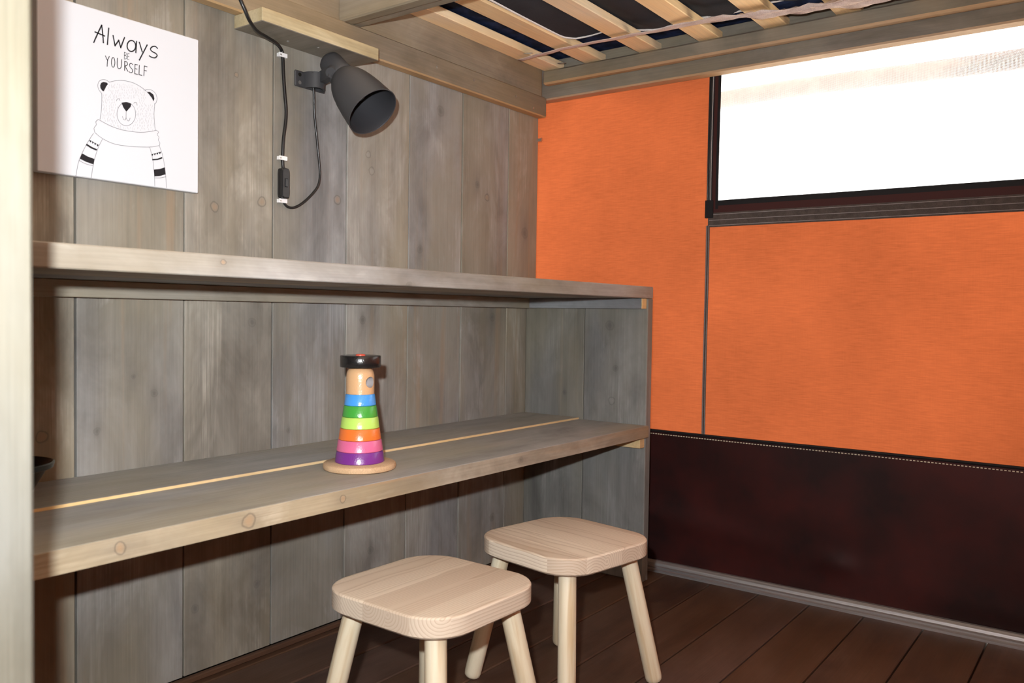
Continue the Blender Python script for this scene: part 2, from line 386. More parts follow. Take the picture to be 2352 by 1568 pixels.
M['ink'] = plain('black_ink', (0.016, 0.015, 0.018), 0.7, 0.2)
M['ink_line'] = plain('grey_ink', (0.17, 0.17, 0.19), 0.7, 0.2)
M['ink_fur'] = plain('pale_grey_ink', (0.42, 0.42, 0.45), 0.7, 0.2)
M['lamp'] = plain('charcoal_lamp_paint', (0.042, 0.042, 0.045), 0.5, 0.35)
M['lampin'] = plain('lamp_inside_paint', (0.032, 0.032, 0.036), 0.42, 0.4)
M['bulb'] = plain('frosted_bulb', (0.07, 0.068, 0.068), 0.3, 0.5)
M['cord'] = plain('black_cord', (0.010, 0.010, 0.010), 0.35, 0.5)
M['switch'] = plain('black_switch', (0.012, 0.012, 0.013), 0.3, 0.5)
M['clip'] = plain('white_clip', (0.78, 0.78, 0.78), 0.4, 0.5)
M['steel'] = plain('steel', (0.55, 0.54, 0.52), 0.35, 0.5, 0.9)
M['blackgloss'] = plain('black_gloss_plastic', (0.008, 0.008, 0.009), 0.22, 0.5)
M['paper'] = plain('white_tab', (0.72, 0.72, 0.72), 0.8, 0.2)
def lacquer(name, col):
    a = NT(name); a.b.inputs['Base Color'].default_value = (*col, 1); a.b.inputs['Roughness'].default_value = 0.25
    a.b.inputs['Coat Weight'].default_value = 0.4; a.b.inputs['Coat Roughness'].default_value = 0.2
    tc = a.coords(); a.bump(a.noise(tc, 420.0, 2, 0.5), 0.55, 0.0008)
    return a.m
RINGCOL = [('purple', (0.17, 0.030, 0.24)), ('pink', (0.66, 0.135, 0.28)), ('orange', (0.76, 0.17, 0.03)), ('lime_green', (0.46, 0.70, 0.13)), ('green', (0.055, 0.33, 0.045)), ('blue', (0.06, 0.30, 0.74))]
M['beech'] = lacquer('lacquered_beech', (0.62, 0.37, 0.19))
M['hole'] = plain('grey_drilled_wood', (0.36, 0.33, 0.33), 0.6, 0.3)
M['beech_base'] = fabric('beech_base', (0.55, 0.36, 0.21), (0.62, 0.43, 0.27), 20.0, 0.5)
M['hat'] = lacquer('black_lacquer', (0.010, 0.009, 0.009))
M['redknob'] = lacquer('red_lacquer', (0.70, 0.10, 0.06))
M['ground'] = fabric('pale_gravel', (0.45, 0.42, 0.37), (0.55, 0.52, 0.46), 8.0)

# ------------------------------------------------------------------ setting: floor
FX0, FX1, FY0, FY1 = -3.2, 0.135, -3.2, 0.06
floor = tag(box('floor', FX0, FX1, FY0, FY1, -0.06, -0.0285, M['cavity'], None, 0), kind='structure')
y = 0.095
while y > FY0 + 0.1:
    y1 = min(y, FY1); box('floorboard', FX0, FX1, y - 0.1215, y1, -0.028, 0.0, M['floor'], floor, 0.002); y -= 0.125
ground = tag(box('ground', -14, 14, -14, 14, -0.5, -0.42, M['ground'], None, 0), kind='structure')

# ------------------------------------------------------------------ setting: plank wall behind the shelf
WTOP = 1.62
wall = tag(box('wall_back', FX0, 0.048, 0.021, 0.035, 0.0, WTOP, M['cavity'], None, 0), kind='structure')
x = 0.050; edges = [0.050, -0.0907]
while edges[-1] > FX0 + 0.2: edges.append(edges[-1] - 0.195)
for k, (a, b) in enumerate(zip(edges, edges[1:])):
    jy = random.uniform(-0.0012, 0.0012)
    box('plank', b + 0.0017, a - 0.0017, jy, 0.020 + jy, 0.012, WTOP, M['wallZ'], wall, 0.0010)
tag(box('baseboard_back', FX0, 0.0, -0.012, 0.0, 0.0, 0.011, M['floor'], None, 0.002), kind='structure')

# partition beside the doorway the photograph was taken through, closed off by its post
POSTX, POSTY = -1.664, -0.760
part = tag(box('wall_left', -1.712, -1.698, -0.66, -0.014, 0.0, WTOP, M['cavity'], None, 0), kind='structure')
yy = -0.014
while yy - 0.195 > -0.66:
    box('plank', -1.698, -1.678, yy - 0.1935, yy, 0.002, WTOP, M['greyZ'], part, 0.002); yy -= 0.195
post = box('door_post', POSTX - 0.095, POSTX, POSTY, POSTY + 0.07, 0.0, 2.1, M['post'], None, 0.003)
tag(post, 'pale sawn timber post rising from floor at the end of the shelves', 'post')

# ------------------------------------------------------------------ setting: tent shell out of view
def sheet_wall(name, P, mat, kind='structure'):
    o = from_world(name, P, [(0, 1, 2, 3)], mat); tag(o, kind=kind); return o
sheet_wall('wall_front', [(FX0, FY0, 0), (FX1, FY0, 0), (FX1, FY0, 2.3), (FX0, FY0, 2.3)], M['tent'])
sheet_wall('wall_far_left', [(FX0, FY0, 0), (FX0, 0.3, 0), (FX0, 0.3, 2.3), (FX0, FY0, 2.3)], M['tent'])
sheet_wall('wall_far_back', [(FX0, 0.3, 0), (FX1, 0.3, 0), (FX1, 0.3, 2.3), (FX0, 0.3, 2.3)], M['tent'])
sheet_wall('ceiling', [(FX0, FY0, 2.3), (FX1 + .3, FY0, 2.3), (FX1 + .3, 0.3, 2.3), (FX0, 0.3, 2.3)], M['roof'])

# ------------------------------------------------------------------ setting: canvas wall with window
CX = 0.1347
def ripple(y, z):
    return 0.004 * math.sin(y * 5.1 + z * 1.7) + 0.003 * math.sin(y * 11.0 - z * 6.0 + 1.0) * math.sin(z * 4.0)
def cloth_grid(name, y0, y1, z0, z1, mat, parent, dx=0.0, ny=40, nz=30, fn=ripple, thick=0.0012):
    V, F = [], []
    tops = z1 if callable(z1) else (lambda y: z1); bots = z0 if callable(z0) else (lambda y: z0)
    for j in range(nz + 1):
        for i in range(ny + 1):
            y = y0 + (y1 - y0) * i / ny; z = bots(y) + (tops(y) - bots(y)) * j / nz
            V.append((CX + dx + fn(y, z), y, z))
    for j in range(nz):
        for i in range(ny):
            q = j * (ny + 1) + i; F.append((q, q + 1, q + ny + 2, q + ny + 1))
    return from_world(name, V, F, mat, parent, True)
ZS, ZB, ZM = 0.378, 0.9202, 0.9865      # skirt top, window band bottom, mesh bottom
YW = -0.4865                            # vertical seam
wr = cloth_grid('wall_right', 0.30, YW + 0.001, ZS - 0.004, 2.3, M['canvas'], None, ny=30, nz=60)
tag(wr, kind='structure')
cloth_grid('canvas_panel', YW - 0.001, FY0, ZS - 0.004, ZB + 0.012, M['canvas'], wr, ny=70, nz=16)
cloth_grid('canvas_panel', YW - 0.001, FY0, 1.335, 2.3, M['canvas'], wr, ny=60, nz=30)
cloth_grid('canvas_panel', -1.95, FY0, ZB, 1.335, M['canvas'], wr, ny=30, nz=12)
# vinyl skirt with a crease near the floor
def skirt_fn(y, z):
    v = ripple(y, z) * 0.6
    d = (z - (0.105 + 0.05 * math.sin((y + 0.75) * 3.0)))
    v -= 0.010 * math.exp(-(d / 0.035) ** 2) * (0.5 + 0.5 * math.sin(y * 4.0 + 2.0))
    d2 = math.hypot((y + 0.83), (z - 0.100) * 1.5)
    v -= 0.008 * math.exp(-(d2 / 0.035) ** 2)
    v += 0.004 * math.sin(y * 9 + z * 14) * max(0, 0.2 - z) / 0.2
    return v
cloth_grid('vinyl_skirt', 0.30, FY0, 0.012, ZS, M['vinyl'], wr, dx=-0.003, ny=150, nz=30, fn=skirt_fn)
# cord along the skirt's top and its stitches
ys = [0.2 - 0.04 * i for i in range(80)]
from_world('piping_cord', *tube([(CX - 0.006 + ripple(y, ZS) * .6, y, ZS) for y in ys], 0.0036, 8), M['black_web'], wr, True)
parts = []
for i in range(int(2.6 / 0.0075)):
    y = 0.05 - i * 0.0075; xx = CX - 0.0048 + skirt_fn(y, ZS - 0.009)
    parts.append(boxgeo(xx - 0.0008, xx + 0.0008, y - 0.0042, y, ZS - 0.0098, ZS - 0.0079))
tag(from_world('stitching', *merge(parts), M['thread'], wr), kind='stuff')
# vertical seam tape below the window and its stitch lines
def strip(name, y0, y1, z0, z1, mat, parent, dx, ny=1, nz=24, fn=ripple, t=0.0012):
    V, F = [], []
    for s in (0, 1):
        for j in range(nz + 1):
            for i in range(ny + 1):
                y = y0 + (y1 - y0) * i / ny; z = z0 + (z1 - z0) * j / nz
                V.append((CX - dx - s * t + fn(y, z), y, z))
    m = (ny + 1) * (nz + 1)
    def q(i, j, s): return s * m + j * (ny + 1) + i
    for j in range(nz):
        for i in range(ny):
            F.append((q(i, j, 0), q(i, j + 1, 0), q(i + 1, j + 1, 0), q(i + 1, j, 0)))
            F.append((q(i, j, 1), q(i + 1, j, 1), q(i + 1, j + 1, 1), q(i, j + 1, 1)))
    for j in range(nz):
        F.append((q(0, j, 0), q(0, j, 1), q(0, j + 1, 1), q(0, j + 1, 0))); F.append((q(ny, j, 0), q(ny, j + 1, 0), q(ny, j + 1, 1), q(ny, j, 1)))
    for i in range(ny):
        F.append((q(i, 0, 0), q(i + 1, 0, 0), q(i + 1, 0, 1), q(i, 0, 1))); F.append((q(i, nz, 0), q(i, nz, 1), q(i + 1, nz, 1), q(i + 1, nz, 0)))
    return from_world(name, V, F, mat, parent)
strip('seam_tape', YW + 0.0050, YW - 0.0050, ZS, 0.925, M['webbing'], wr, 0.0012)
for d in (0.003, -0.003): strip('seam_stitching', YW + d + .0006, YW + d - .0006, ZS, 0.925, M['greythread'], wr, 0.0026, t=0.0006)

win = tag(strip('window_1', -0.4865, -1.97, ZB, 0.957, M['webbing'], None, 0.0016, 50, 3), kind='structure')
for z in (0.9245, 0.938, 0.9525): strip('band_stitching', -0.49, -1.97, z - .0006, z + .0006, M['greythread'], win, 0.003, 50, 1, t=0.0006)
strip('lower_hem', -0.484, -1.97, 0.957, 0.9745, M['darkred'], win, 0.001, 50, 2)
strip('lower_trim', -0.484, -1.97, 0.9745, ZM + 0.002, M['black_web'], win, 0.0008, 50, 1)
strip('side_band', -0.482, -0.497, 0.966, 1.42, M['black_web'], win, 0.0016, 2, 20)
strip('side_hem', -0.497, -0.506, 0.966, 1.42, M['darkred'], win, 0.0014, 2, 20)
strip('side_trim', -0.506, -0.5135, 0.966, 1.42, M['black_web'], win, 0.0012, 2, 20)
for yv, r in ((-0.4845, 0.0019), (-0.4895, 0.0019), (-0.4935, 0.0015)):
    from_world('zip_cord', *tube([(CX - 0.005 + ripple(yv, z), yv, z) for z in [0.955 + 0.03 * i for i in range(16)]], r, 8), M['greythread'] if r < .0018 else M['cord'], win, True)
box('webbing_tab', CX - 0.012, CX - 0.004, -0.501, -0.4795, 0.944, 0.990, M['black_web'], win, 0.001)
pane = cloth_grid('mesh_pane', -0.506, -1.97, 0.970, 1.40, M['screen'], win, dx=0.0015, ny=40, nz=6)
# rolled-up outer flap under the eaves, seen through the mesh
roll = from_world('flap_roll', *tube([(CX + 0.10, y, 1.272 + 0.004 * math.sin(y * 7)) for y in [-0.2 - 0.06 * i for i in range(34)]], 0.022, 14), M['flap'], win, True)
# aluminium floor rail
prof = [(0, 0), (-0.030, 0), (-0.030, 0.006), (-0.024, 0.009), (-0.024, 0.013), (-0.018, 0.015), (-0.016, 0.021), (-0.010, 0.026), (0, 0.026)]
V, F = [], []
for yv in (0.0, -3.1): V += [(CX - 0.004 + a, yv, b) for a, b in prof]
n = len(prof)
for k in range(n): F.append((k, (k + 1) % n, n + (k + 1) % n, n + k))
F += [tuple(range(n))[::-1], tuple(range(n, 2 * n))]
tag(from_world('trim_1', V, F, M['alu']), kind='structure')

# ------------------------------------------------------------------ shelf unit
XL = -1.675
unit = empty('shelf_unit', (-0.83, -0.19, 0.0))
tag(unit, 'grey stained plank shelf unit built along the wooden wall', 'shelf')
zU, zL, T = 0.7632, 0.407, 0.030
box('top_board', XL, 0.0281, -0.3843, -0.190, zU - T, zU, M['edge'], unit, 0.0015)
box('top_board', XL, 0.0281, -0.188, -0.002, zU - T, zU, M['greyX'], unit, 0.0015)
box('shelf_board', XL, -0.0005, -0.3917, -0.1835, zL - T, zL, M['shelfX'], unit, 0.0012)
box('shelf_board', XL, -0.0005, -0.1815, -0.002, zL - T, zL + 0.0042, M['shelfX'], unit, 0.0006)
box('shelf_edge', XL, -0.0006, -0.3935, -0.3915, zL - T + .0005, zL - .0003, M['edge'], unit, 0.0004)
box('raw_edge', XL, -0.0006, -0.1833, -0.1816, zL - 0.010, zL + 0.0040, M['rawX'], unit, 0)   # bare sawn edge of the rear board
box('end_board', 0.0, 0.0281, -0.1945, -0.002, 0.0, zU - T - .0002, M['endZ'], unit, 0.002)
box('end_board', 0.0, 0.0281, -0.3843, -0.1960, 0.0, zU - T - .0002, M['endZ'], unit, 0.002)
box('cleat', XL, -0.001, -0.028, -0.001, 0.705, zU - T - .0004, M['greyX'], unit, 0.001)
box('cleat', -0.024, -0.0003, -0.378, -0.029, 0.706, zU - T - .0004, M['greyY'], unit, 0.001)
box('cleat_end', -0.0235, -0.0006, -0.3805, -0.378, 0.7065, zU - T - .0008, M['rawX'], unit, 0.0004)
box('cleat', -0.024, -0.0003, -0.382, -0.010, zL - T - 0.027, zL - T - .0003, M['rawX'], unit, 0.001)

# ------------------------------------------------------------------ timbers carrying the bed
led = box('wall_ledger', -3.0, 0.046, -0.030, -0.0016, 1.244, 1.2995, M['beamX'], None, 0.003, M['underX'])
tag(led, 'long brown timber ledger screwed to the plank wall under the bed', 'beam')
for xv in (-0.42, -0.28, -0.10, -0.02):
    from_world('screw', *lathe([(0, 0), (0, .003), (.0012, .003), (.0016, 0)], (xv, -0.0302, 1.265 + 0.01 * math.sin(xv * 40)), (0, -1, 0), 10), M['steel'], led, True)
blk = box('support_block', -0.9635, -0.668, -0.087, -0.0018, 1.2180, 1.2435, M['blockX'], None, 0.0012, M['beamY'])
tag(blk, 'short raw wood block fixed beneath the ledger above the lamp', 'block')
for xv, yv in ((-0.86, -0.03), (-0.80, -0.05), (-0.73, -0.03)):
    from_world('screw', *lathe([(0, 0), (0, .0028), (.001, .0028), (.0014, 0)], (xv, yv, 1.2179), (0, 0, -1), 10), M['steel'], blk, True)

bed = empty('bunk_bed', (-0.31, -0.95, 1.30))
tag(bed, 'raised wooden bed frame with pale slats overhead', 'bed')
BY = -1.95
box('back_rail', -3.0, 0.050, -0.0105, -0.0016, 1.300, 1.480, M['beamX'], bed, 0.002)
box('end_rail', -0.7125, -0.684, BY, -0.011, 1.300, 1.450, M['beamY'], bed, 0.003)
box('slat_ledger', -0.683, -0.650, BY, -0.011, 1.306, 1.3795, M['beamY'], bed, 0.003)
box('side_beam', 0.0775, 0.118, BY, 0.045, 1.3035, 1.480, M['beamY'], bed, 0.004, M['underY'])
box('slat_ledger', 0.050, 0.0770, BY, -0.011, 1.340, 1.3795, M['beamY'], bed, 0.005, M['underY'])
k = 0; ys0 = -0.0115
while True:
    a = -0.0115 if k == 0 else -0.1465 - 0.1675 * (k - 1)
    if a < BY + 0.1: break
    box('slat', -0.660, 0.0765, a - 0.056, a, 1.380, 1.400, M['slat'], bed, 0.0015); k += 1

# mattress resting on the slats: navy underside, and a charcoal cover with white piping sagging between slats
mat_o = box('mattress', -0.645, 0.070, BY + 0.04, -0.014, 1.4075, 1.52, M['navy'], None, 0.006)
tag(mat_o, 'navy patterned mattress lying on the pale slats', 'mattress')

ZC = 1.4035
SL = [-0.0675 if k == 0 else -0.2025 - 0.1675 * (k - 1) for k in range(14)]      # camera-side edge of each slat
def cover_z(y):
    if y > -0.3140:                                                             # first gap: hangs low against the second slat
        t = max(0.0, min(1.0, (-0.2045 - y) / 0.1095)); return 1.3865 + (ZC - 1.3865) * t ** 2
    u = ((-0.3140 - y) % 0.1675) / 0.1675
    return ZC if u < 0.345 else ZC - 0.009 * math.sin((u - 0.345) / 0.655 * math.pi) ** 1.3
def cover_x(y):
    t = (-0.2045 - y)
    if t < 0.022: return -0.165 + 0.047 * math.sqrt(max(t, 0.0) / 0.022)
    return -0.118 + min(0.026, (t - 0.022) * 0.31) + 0.05 * max(0.0, min(1.0, (t - 0.1065) / 0.05))
V, F = [], []; ny_, nx_ = 240, 16
for i in range(ny_ + 1):
    yv = -0.2045 + (BY + 0.06 + 0.2045) * (i / ny_) ** 1.15
    for jx in range(nx_ + 1):
        xv = -0.62 + (cover_x(yv) + 0.62) * jx / nx_
        wv_ = 0.0016 * math.sin(jx * 1.9 + yv * 23) * (1 if ZC - cover_z(yv) > 0.002 else 0)
        V.append((xv, yv, cover_z(yv) + wv_ if yv < -0.25 else cover_z(yv)))
for i in range(ny_):
    for jx in range(nx_):
        q = i * (nx_ + 1) + jx; F.append((q, q + 1, q + nx_ + 2, q + nx_ + 1))
cov = from_world('mattress_cover', V, F, M['black_cloth'], None, True)
tag(cov, 'charcoal cloth cover with white piped edge beneath the mattress', 'cover')
hem = [(-0.62 + 0.455 * k / 10, -0.2068 - 0.012 * (1 - k / 10) ** 2, 1.3865) for k in range(11)]
hem += [(cover_x(-0.2045 - t) , -0.2045 - t - 0.002, cover_z(-0.2045 - t) - 0.0004) for t in (0.003, 0.008, 0.015, 0.022, 0.035, 0.05, 0.07, 0.09, 0.105, 0.13, 0.16, 0.2, 0.25, 0.3, 0.36, 0.42, 0.5, 0.6, 0.7, 0.8)]
from_world('piping', *tube(hem, 0.0028, 8), M['piping'], cov, True)

# crumpled pinkish hem of a sheet crossing under the slats
line = [on(px, py, 2, 1.3765) for px, py in ((1192, 136), (1250, 121), (1310, 106), (1400, 88), (1500, 68), (1600, 46), (1680, 32), (1760, 24), (1850, 10), (1960, -8), (2100, -35))]
line = catmull(line, 6); V, F = [], []
for i, c in enumerate(line):
    g = i / (len(line) - 1); w = 0.0085 + 0.030 * max(0, g - 0.35)
    for j in range(7):
        t = j / 6.0 - 0.5; fr = max(0.0, g - 0.3)
        V.append((c.x + w * 2 * t + fr * 0.010 * math.sin(i * 0.55 + j * 0.6), c.y + fr * 0.006 * math.sin(i * 0.8 + j), c.z - 0.0035 - fr * 0.022 * abs(math.sin(i * 0.45 + j * 0.9)) - 0.0006 * math.sin(i * 1.1)))
for i in range(len(line) - 1):
    for j in range(6): F.append((i * 7 + j, i * 7 + j + 1, (i + 1) * 7 + j + 1, (i + 1) * 7 + j))
sh = from_world('sheet_hem', V, F, M['sheet'], None, True)
md = sh.modifiers.new('thick', 'SOLIDIFY'); md.thickness = 0.0012
tag(sh, 'crumpled pinkish cloth hem hanging across beneath the bed slats', 'cloth')
for (px, py), s in (((1213, 121), 0.011), ((1290, 143), 0.011)):
    c = on(px, py, 2, 1.378); t = 0.4
    V = [(c.x + s * (a * math.cos(t) - b * math.sin(t)), c.y + s * (a * math.sin(t) + b * math.cos(t)), c.z - 0.002 + 0.004 * a + zz) for zz in (0, 0.0008) for a, b in ((-1, -1), (1, -1), (1, 1), (-1, 1))]
    tg = from_world('cloth_tab', V, [(3, 2, 1, 0), (4, 5, 6, 7), (0, 1, 5, 4), (1, 2, 6, 5), (2, 3, 7, 6), (3, 0, 4, 7)], M['paper'], sh)

# ------------------------------------------------------------------ stools
def rounded(s, r, n=10, e=2.0):
    P = []
    for k, (cx, cy) in enumerate(((1, 1), (-1, 1), (-1, -1), (1, -1))):
        for i in range(n + 1):
            t = math.pi / 2 * (k + i / n)
            P.append((cx * (s / 2 - r) + r * math.cos(t), cy * (s / 2 - r) + r * math.sin(t)))
    return P
SH, ST, SS = 0.274, 0.031, 0.254
def make_stool(name, loc, rz, label):
    root = empty(name, loc); root.rotation_euler.z = rz
    tag(root, label, 'stool', 'small pine stools')
    V, F = [], []; N = None
    for z, ins in ((SH - ST, 0.004), (SH - ST + 0.0035, 0.0), (SH - 0.0025, 0.0), (SH - 0.0005, 0.0018), (SH, 0.0045)):
        P = rounded(SS - 2 * ins, 0.066 - ins); N = len(P); V += [(a, b, z - SH + ST / 2) for a, b in P]
    for q in range(4):
        for k in range(N): F.append((q * N + k, q * N + (k + 1) % N, (q + 1) * N + (k + 1) % N, (q + 1) * N + k))
    F += [tuple(range(N))[::-1], tuple(range(4 * N, 5 * N))]
    o = bpy.data.objects.new('seat', mesh('seat', V, F, True)); o.data.materials.append(M['pine']); COL.objects.link(o)
    o.parent = root; o.location = (0, 0, SH - ST / 2)
    for sx, sy in ((1, 1), (-1, 1), (-1, -1), (1, -1)):
        top = Vector((sx * 0.082, sy * 0.082, SH - ST + 0.002)); bot = Vector((sx * 0.122, sy * 0.122, 0.0))
        d = (bot - top); L = d.length; r = 0.0158
        # leg modelled along its own axis, end cut softly round, standing on the floor
        V, F = lathe([(0, 0), (0, r), (L - 0.012, r), (L - 0.006, r * 0.93), (L - 0.002, r * 0.7), (L, 0)], (0, 0, 0), (0, 0, -1), 24)
        ol = bpy.data.objects.new('leg', mesh('leg', V, F, True)); ol.data.materials.append(M['pineleg']); COL.objects.link(ol)
        ol.parent = root; ol.location = top; ol.rotation_euler = Vector((0, 0, -1)).rotation_difference(d).to_euler()
    return root
make_stool('stool', (-0.981, -0.534, 0.0), math.radians(-1.0), 'small pine stool standing closer to the door post')
make_stool('stool', (-0.618, -0.541, 0.0), math.radians(80.0), 'small pine stool beside the end panel of the shelves')

# ------------------------------------------------------------------ stacking toy
tz = zL
tc = on(826, 1068, 2, tz + 0.006); tx, ty = tc.x, tc.y
toy = empty('stacking_toy', (tx, ty, tz)); tag(toy, 'wooden stacking ring toy with rainbow rings and black hat', 'toy')
def turned(name, prof, mat, parent=None, n=56):
    return from_world(name, *lathe(prof, (tx, ty, 0), (0, 0, 1), n), mat, parent or toy, True)
z = tz
turned('base', [(z, 0), (z, 0.060), (z + .002, 0.0635), (z + .007, 0.0650), (z + .011, 0.0640), (z + .013, 0.0610), (z + .013, 0)], M['beech_base'])
z += 0.0132
rad = [(0.0440, 0.0417), (0.0412, 0.0388), (0.0378, 0.0354), (0.0346, 0.0323), (0.0316, 0.0292), (0.0285, 0.0260)]
for (nm, c), (rb, rt) in zip(RINGCOL, rad):
    h = 0.0201; m = lacquer(nm + '_lacquer', c)
    o = turned('ring', [(z, 0.0), (z, rb - .0012), (z + .0012, rb), (z + h - .0014, rt), (z + h, rt - .0014), (z + h, 0.0)], m)
    o['label'] = nm.replace('_', ' ') + ' lacquered ring'; z += h + 0.0002
hb = z; hr = 0.0249
hp = [(z, 0), (z, hr)] + [(z + .0025 * k, hr) for k in range(1, 13)] + [(z + .034, hr * .985), (z + .037, hr * .96), (z + .0395, hr * .93), (z + .042, hr * .885), (z + .044, hr * .83), (z + .0458, hr * .75), (z + .047, hr * .66), (z + .0475, hr * .5), (z + .0475, 0)]
head = turned('head', hp, M['beech'], None, 96)
# drilled nose hole
hd = (CAM_R * 0.82 - CAM_F * 0.57); hd.z = 0; hd.normalize()
cut = from_world('cut', *lathe([(0, 0), (0, 0.0098), (0.06, 0.0098), (0.06, 0)], (tx + hd.x * 0.010, ty + hd.y * 0.010, hb + 0.0215), hd, 40), M['hole'])
for ob in (head, cut):
    b_ = bmesh.new(); b_.from_mesh(ob.data); bmesh.ops.recalc_face_normals(b_, faces=b_.faces[:]); b_.to_mesh(ob.data); b_.free()
bo = head.modifiers.new('hole', 'BOOLEAN'); bo.operation = 'DIFFERENCE'; bo.object = cut; bo.solver = 'EXACT'; bo.material_mode = 'TRANSFER'
bpy.context.view_layer.update()
dg = bpy.context.evaluated_depsgraph_get(); me2 = bpy.data.meshes.new_from_object(head.evaluated_get(dg))
head.modifiers.clear(); head.data = me2; smooth(me2, 35)
bpy.data.objects.remove(cut)
z = hb + 0.0476
turned('hat', [(z, 0), (z, 0.0352), (z + .0012, 0.0362), (z + .0195, 0.0362), (z + .0207, 0.0352), (z + .0207, 0)], M['hat'])
turned('peg_top', [(z + .0206, 0), (z + .0206, 0.0086), (z + .0222, 0.0086), (z + .0232, 0.007), (z + .0235, 0)], M['redknob'])

# ------------------------------------------------------------------ black bowl half hidden behind the post
bx = on(86, 1150, 2, zL)
bc = Vector((bx.x - 0.040, bx.y + 0.016, zL)); bc.z += 0.0044 if bc.y > -0.215 else 0.0
bowl = from_world('bowl', *lathe([(0, 0), (0, .030), (.003, .032), (.042, .055), (.046, .064), (.053, .066), (.054, .063), (.048, .058), (.042, .050), (.008, .028), (.006, 0)], bc, (0, 0, 1), 48), M['blackgloss'], None, True)
tag(bowl, 'glossy black flared bowl on the lower shelf behind the post', 'bowl')

hk = on(1238, 321, 1, -0.004)
hook = from_world('wall_hook', *merge([boxgeo(0.0485, 0.0512, -0.010, 0.012, hk.z - .004, hk.z + .004), boxgeo(0.0512, 0.0555, -0.010, -0.007, hk.z - .004, hk.z + .006), boxgeo(0.0512, 0.0555, -0.007, 0.004, hk.z - .004, hk.z - .0015)]), M['steel'])
tag(hook, 'tiny grey metal hook on the plank wall edge beside the orange canvas', 'hook')

# ------------------------------------------------------------------ lamp
lp = on(705, 180, 1, -0.002)
lamp = empty('wall_lamp', lp); tag(lamp, 'charcoal bell-shaped spotlight lamp clamped to the plank wall', 'lamp')
def wl(px, py, Y): return on(px, py, 1, Y)
A = wl(676, 160, -0.002); B = wl(676, 197, -0.002)
zc = (A.z + B.z) / 2; hh = (A.z - B.z) / 2
plate = box('bracket_plate', A.x - .001, A.x + 0.078, -0.0070, -0.0016, B.z, A.z, M['lamp'], lamp, 0.0018)
for zz in (-0.008, 0.008):
    from_world('screw_hole', *lathe([(0, 0), (0, .0038), (.0006, .0038), (.0008, 0)], (A.x + 0.010, -0.0071, zc + zz), (0, -1, 0), 12), M['steel'] if zz < 0 else M['cavity'], plate, True)
# half-round clamp sleeve, open below where the cord leaves it
V, F = [], []; nn = 20; cx_, ro, ri = A.x + 0.043, 0.0235, 0.0190
for zz in (zc - hh * 1.02, zc + hh * 0.95):
    for rr_ in (ro, ri):
        for k in range(nn + 1):
            t = math.pi * k / nn
            V.append((cx_ + rr_ * math.cos(t), -0.007 - rr_ * 1.25 * math.sin(t), zz))
m_ = nn + 1
for k in range(nn):
    F += [(k, k + 1, 2 * m_ + k + 1, 2 * m_ + k), (m_ + k, 3 * m_ + k, 3 * m_ + k + 1, m_ + k + 1), (k, m_ + k, m_ + k + 1, k + 1), (2 * m_ + k, 2 * m_ + k + 1, 3 * m_ + k + 1, 3 * m_ + k)]
from_world('clamp_sleeve', V, F, M['lamp'], lamp, True)
box('clamp_lid', cx_ - 0.0185, cx_ + 0.0185, -0.029, -0.007, zc + hh * 0.70, zc + hh * 0.93, M['lamp'], lamp, 0.002)
# forked arm from the sleeve to the shade's joint
J = wl(762, 166, -0.075)
a0 = Vector((cx_ + 0.004, -0.034, zc + .006))
dv = (J - a0).normalized(); su = dv.cross(Vector((0, 0, 1))).normalized(); up_ = su.cross(dv)
def bar(p, q, wu, ws, su, up_):
    V = [r + su * (a * ws) + up_ * (b * wu) for r in (p, q) for a, b in ((-1, -1), (1, -1), (1, 1), (-1, 1))]
    return V, [(0, 3, 2, 1), (4, 5, 6, 7), (0, 1, 5, 4), (1, 2, 6, 5), (2, 3, 7, 6), (3, 0, 4, 7)]
from_world('arm', *bar(a0 - dv * 0.004, J, 0.0115, 0.0075, su, up_), M['lamp'], lamp)
vr = ray(857, 256).normalized(); pr = (CAM_R - vr * CAM_R.dot(vr)).normalized(); pu = pr.cross(vr)
if pu.dot(CAM_U) < 0: pu = -pu
th_ = math.radians(54); ax = ((pr * 0.64 - pu * 0.77).normalized() * math.sin(th_) - vr * math.cos(th_)).normalized()
mc = wl(856, 257, -0.075 + ax.y * 0.118)     # middle of the mouth
LEN = 0.168
back = mc - ax * LEN
side = ax.cross(Vector((0, 0, 1))).normalized()
S_out = [(0, 0), (0.001, .012), (0.004, .019), (0.009, .0232), (0.016, .0248), (0.050, .0254), (0.0505, .0268), (0.055, .0272), (0.057, .0262), (0.064, .0312), (0.076, .0382), (0.090, .0432), (0.108, .0474), (0.130, .0508), (0.155, .0534), (0.166, .0542), (0.168, .0547)]
S_in = [(0.1683, .0540), (0.166, .0531), (0.155, .0523), (0.130, .0497), (0.108, .0463), (0.090, .0420), (0.076, .0370), (0.064, .0298), (0.058, .019), (0.0575, 0)]
shade = from_world('shade', *lathe(S_out + S_in[:1], back, ax, 56), M['lamp'], lamp, True)
from_world('shade_lining', *lathe(S_in, back, ax, 56), M['lampin'], shade, True)
from_world('rim', *tube([mc + (frame_of(ax)[1] * math.cos(t) + frame_of(ax)[2] * math.sin(t)) * 0.0544 for t in [2 * math.pi * k / 48 for k in range(49)]], 0.0011, 8), M['lamp'], shade, True)
from_world('bulb', *lathe([(0, 0), (0, .013), (0.02, .0135), (0.030, .017), (0.042, .0195), (0.054, .018), (0.062, .011), (0.0645, 0)], back + ax * 0.062 + CAM_U * 0.002, ax, 32), M['bulb'], lamp, True)
kc = back + ax * 0.030
from_world('joint', *lathe([(0, 0), (0, .011), (0.004, .0125), (0.020, .0125), (0.024, .011), (0.024, 0)], J - (kc - J).normalized() * 0.006, (kc - J), 24), M['lamp'], lamp, True)
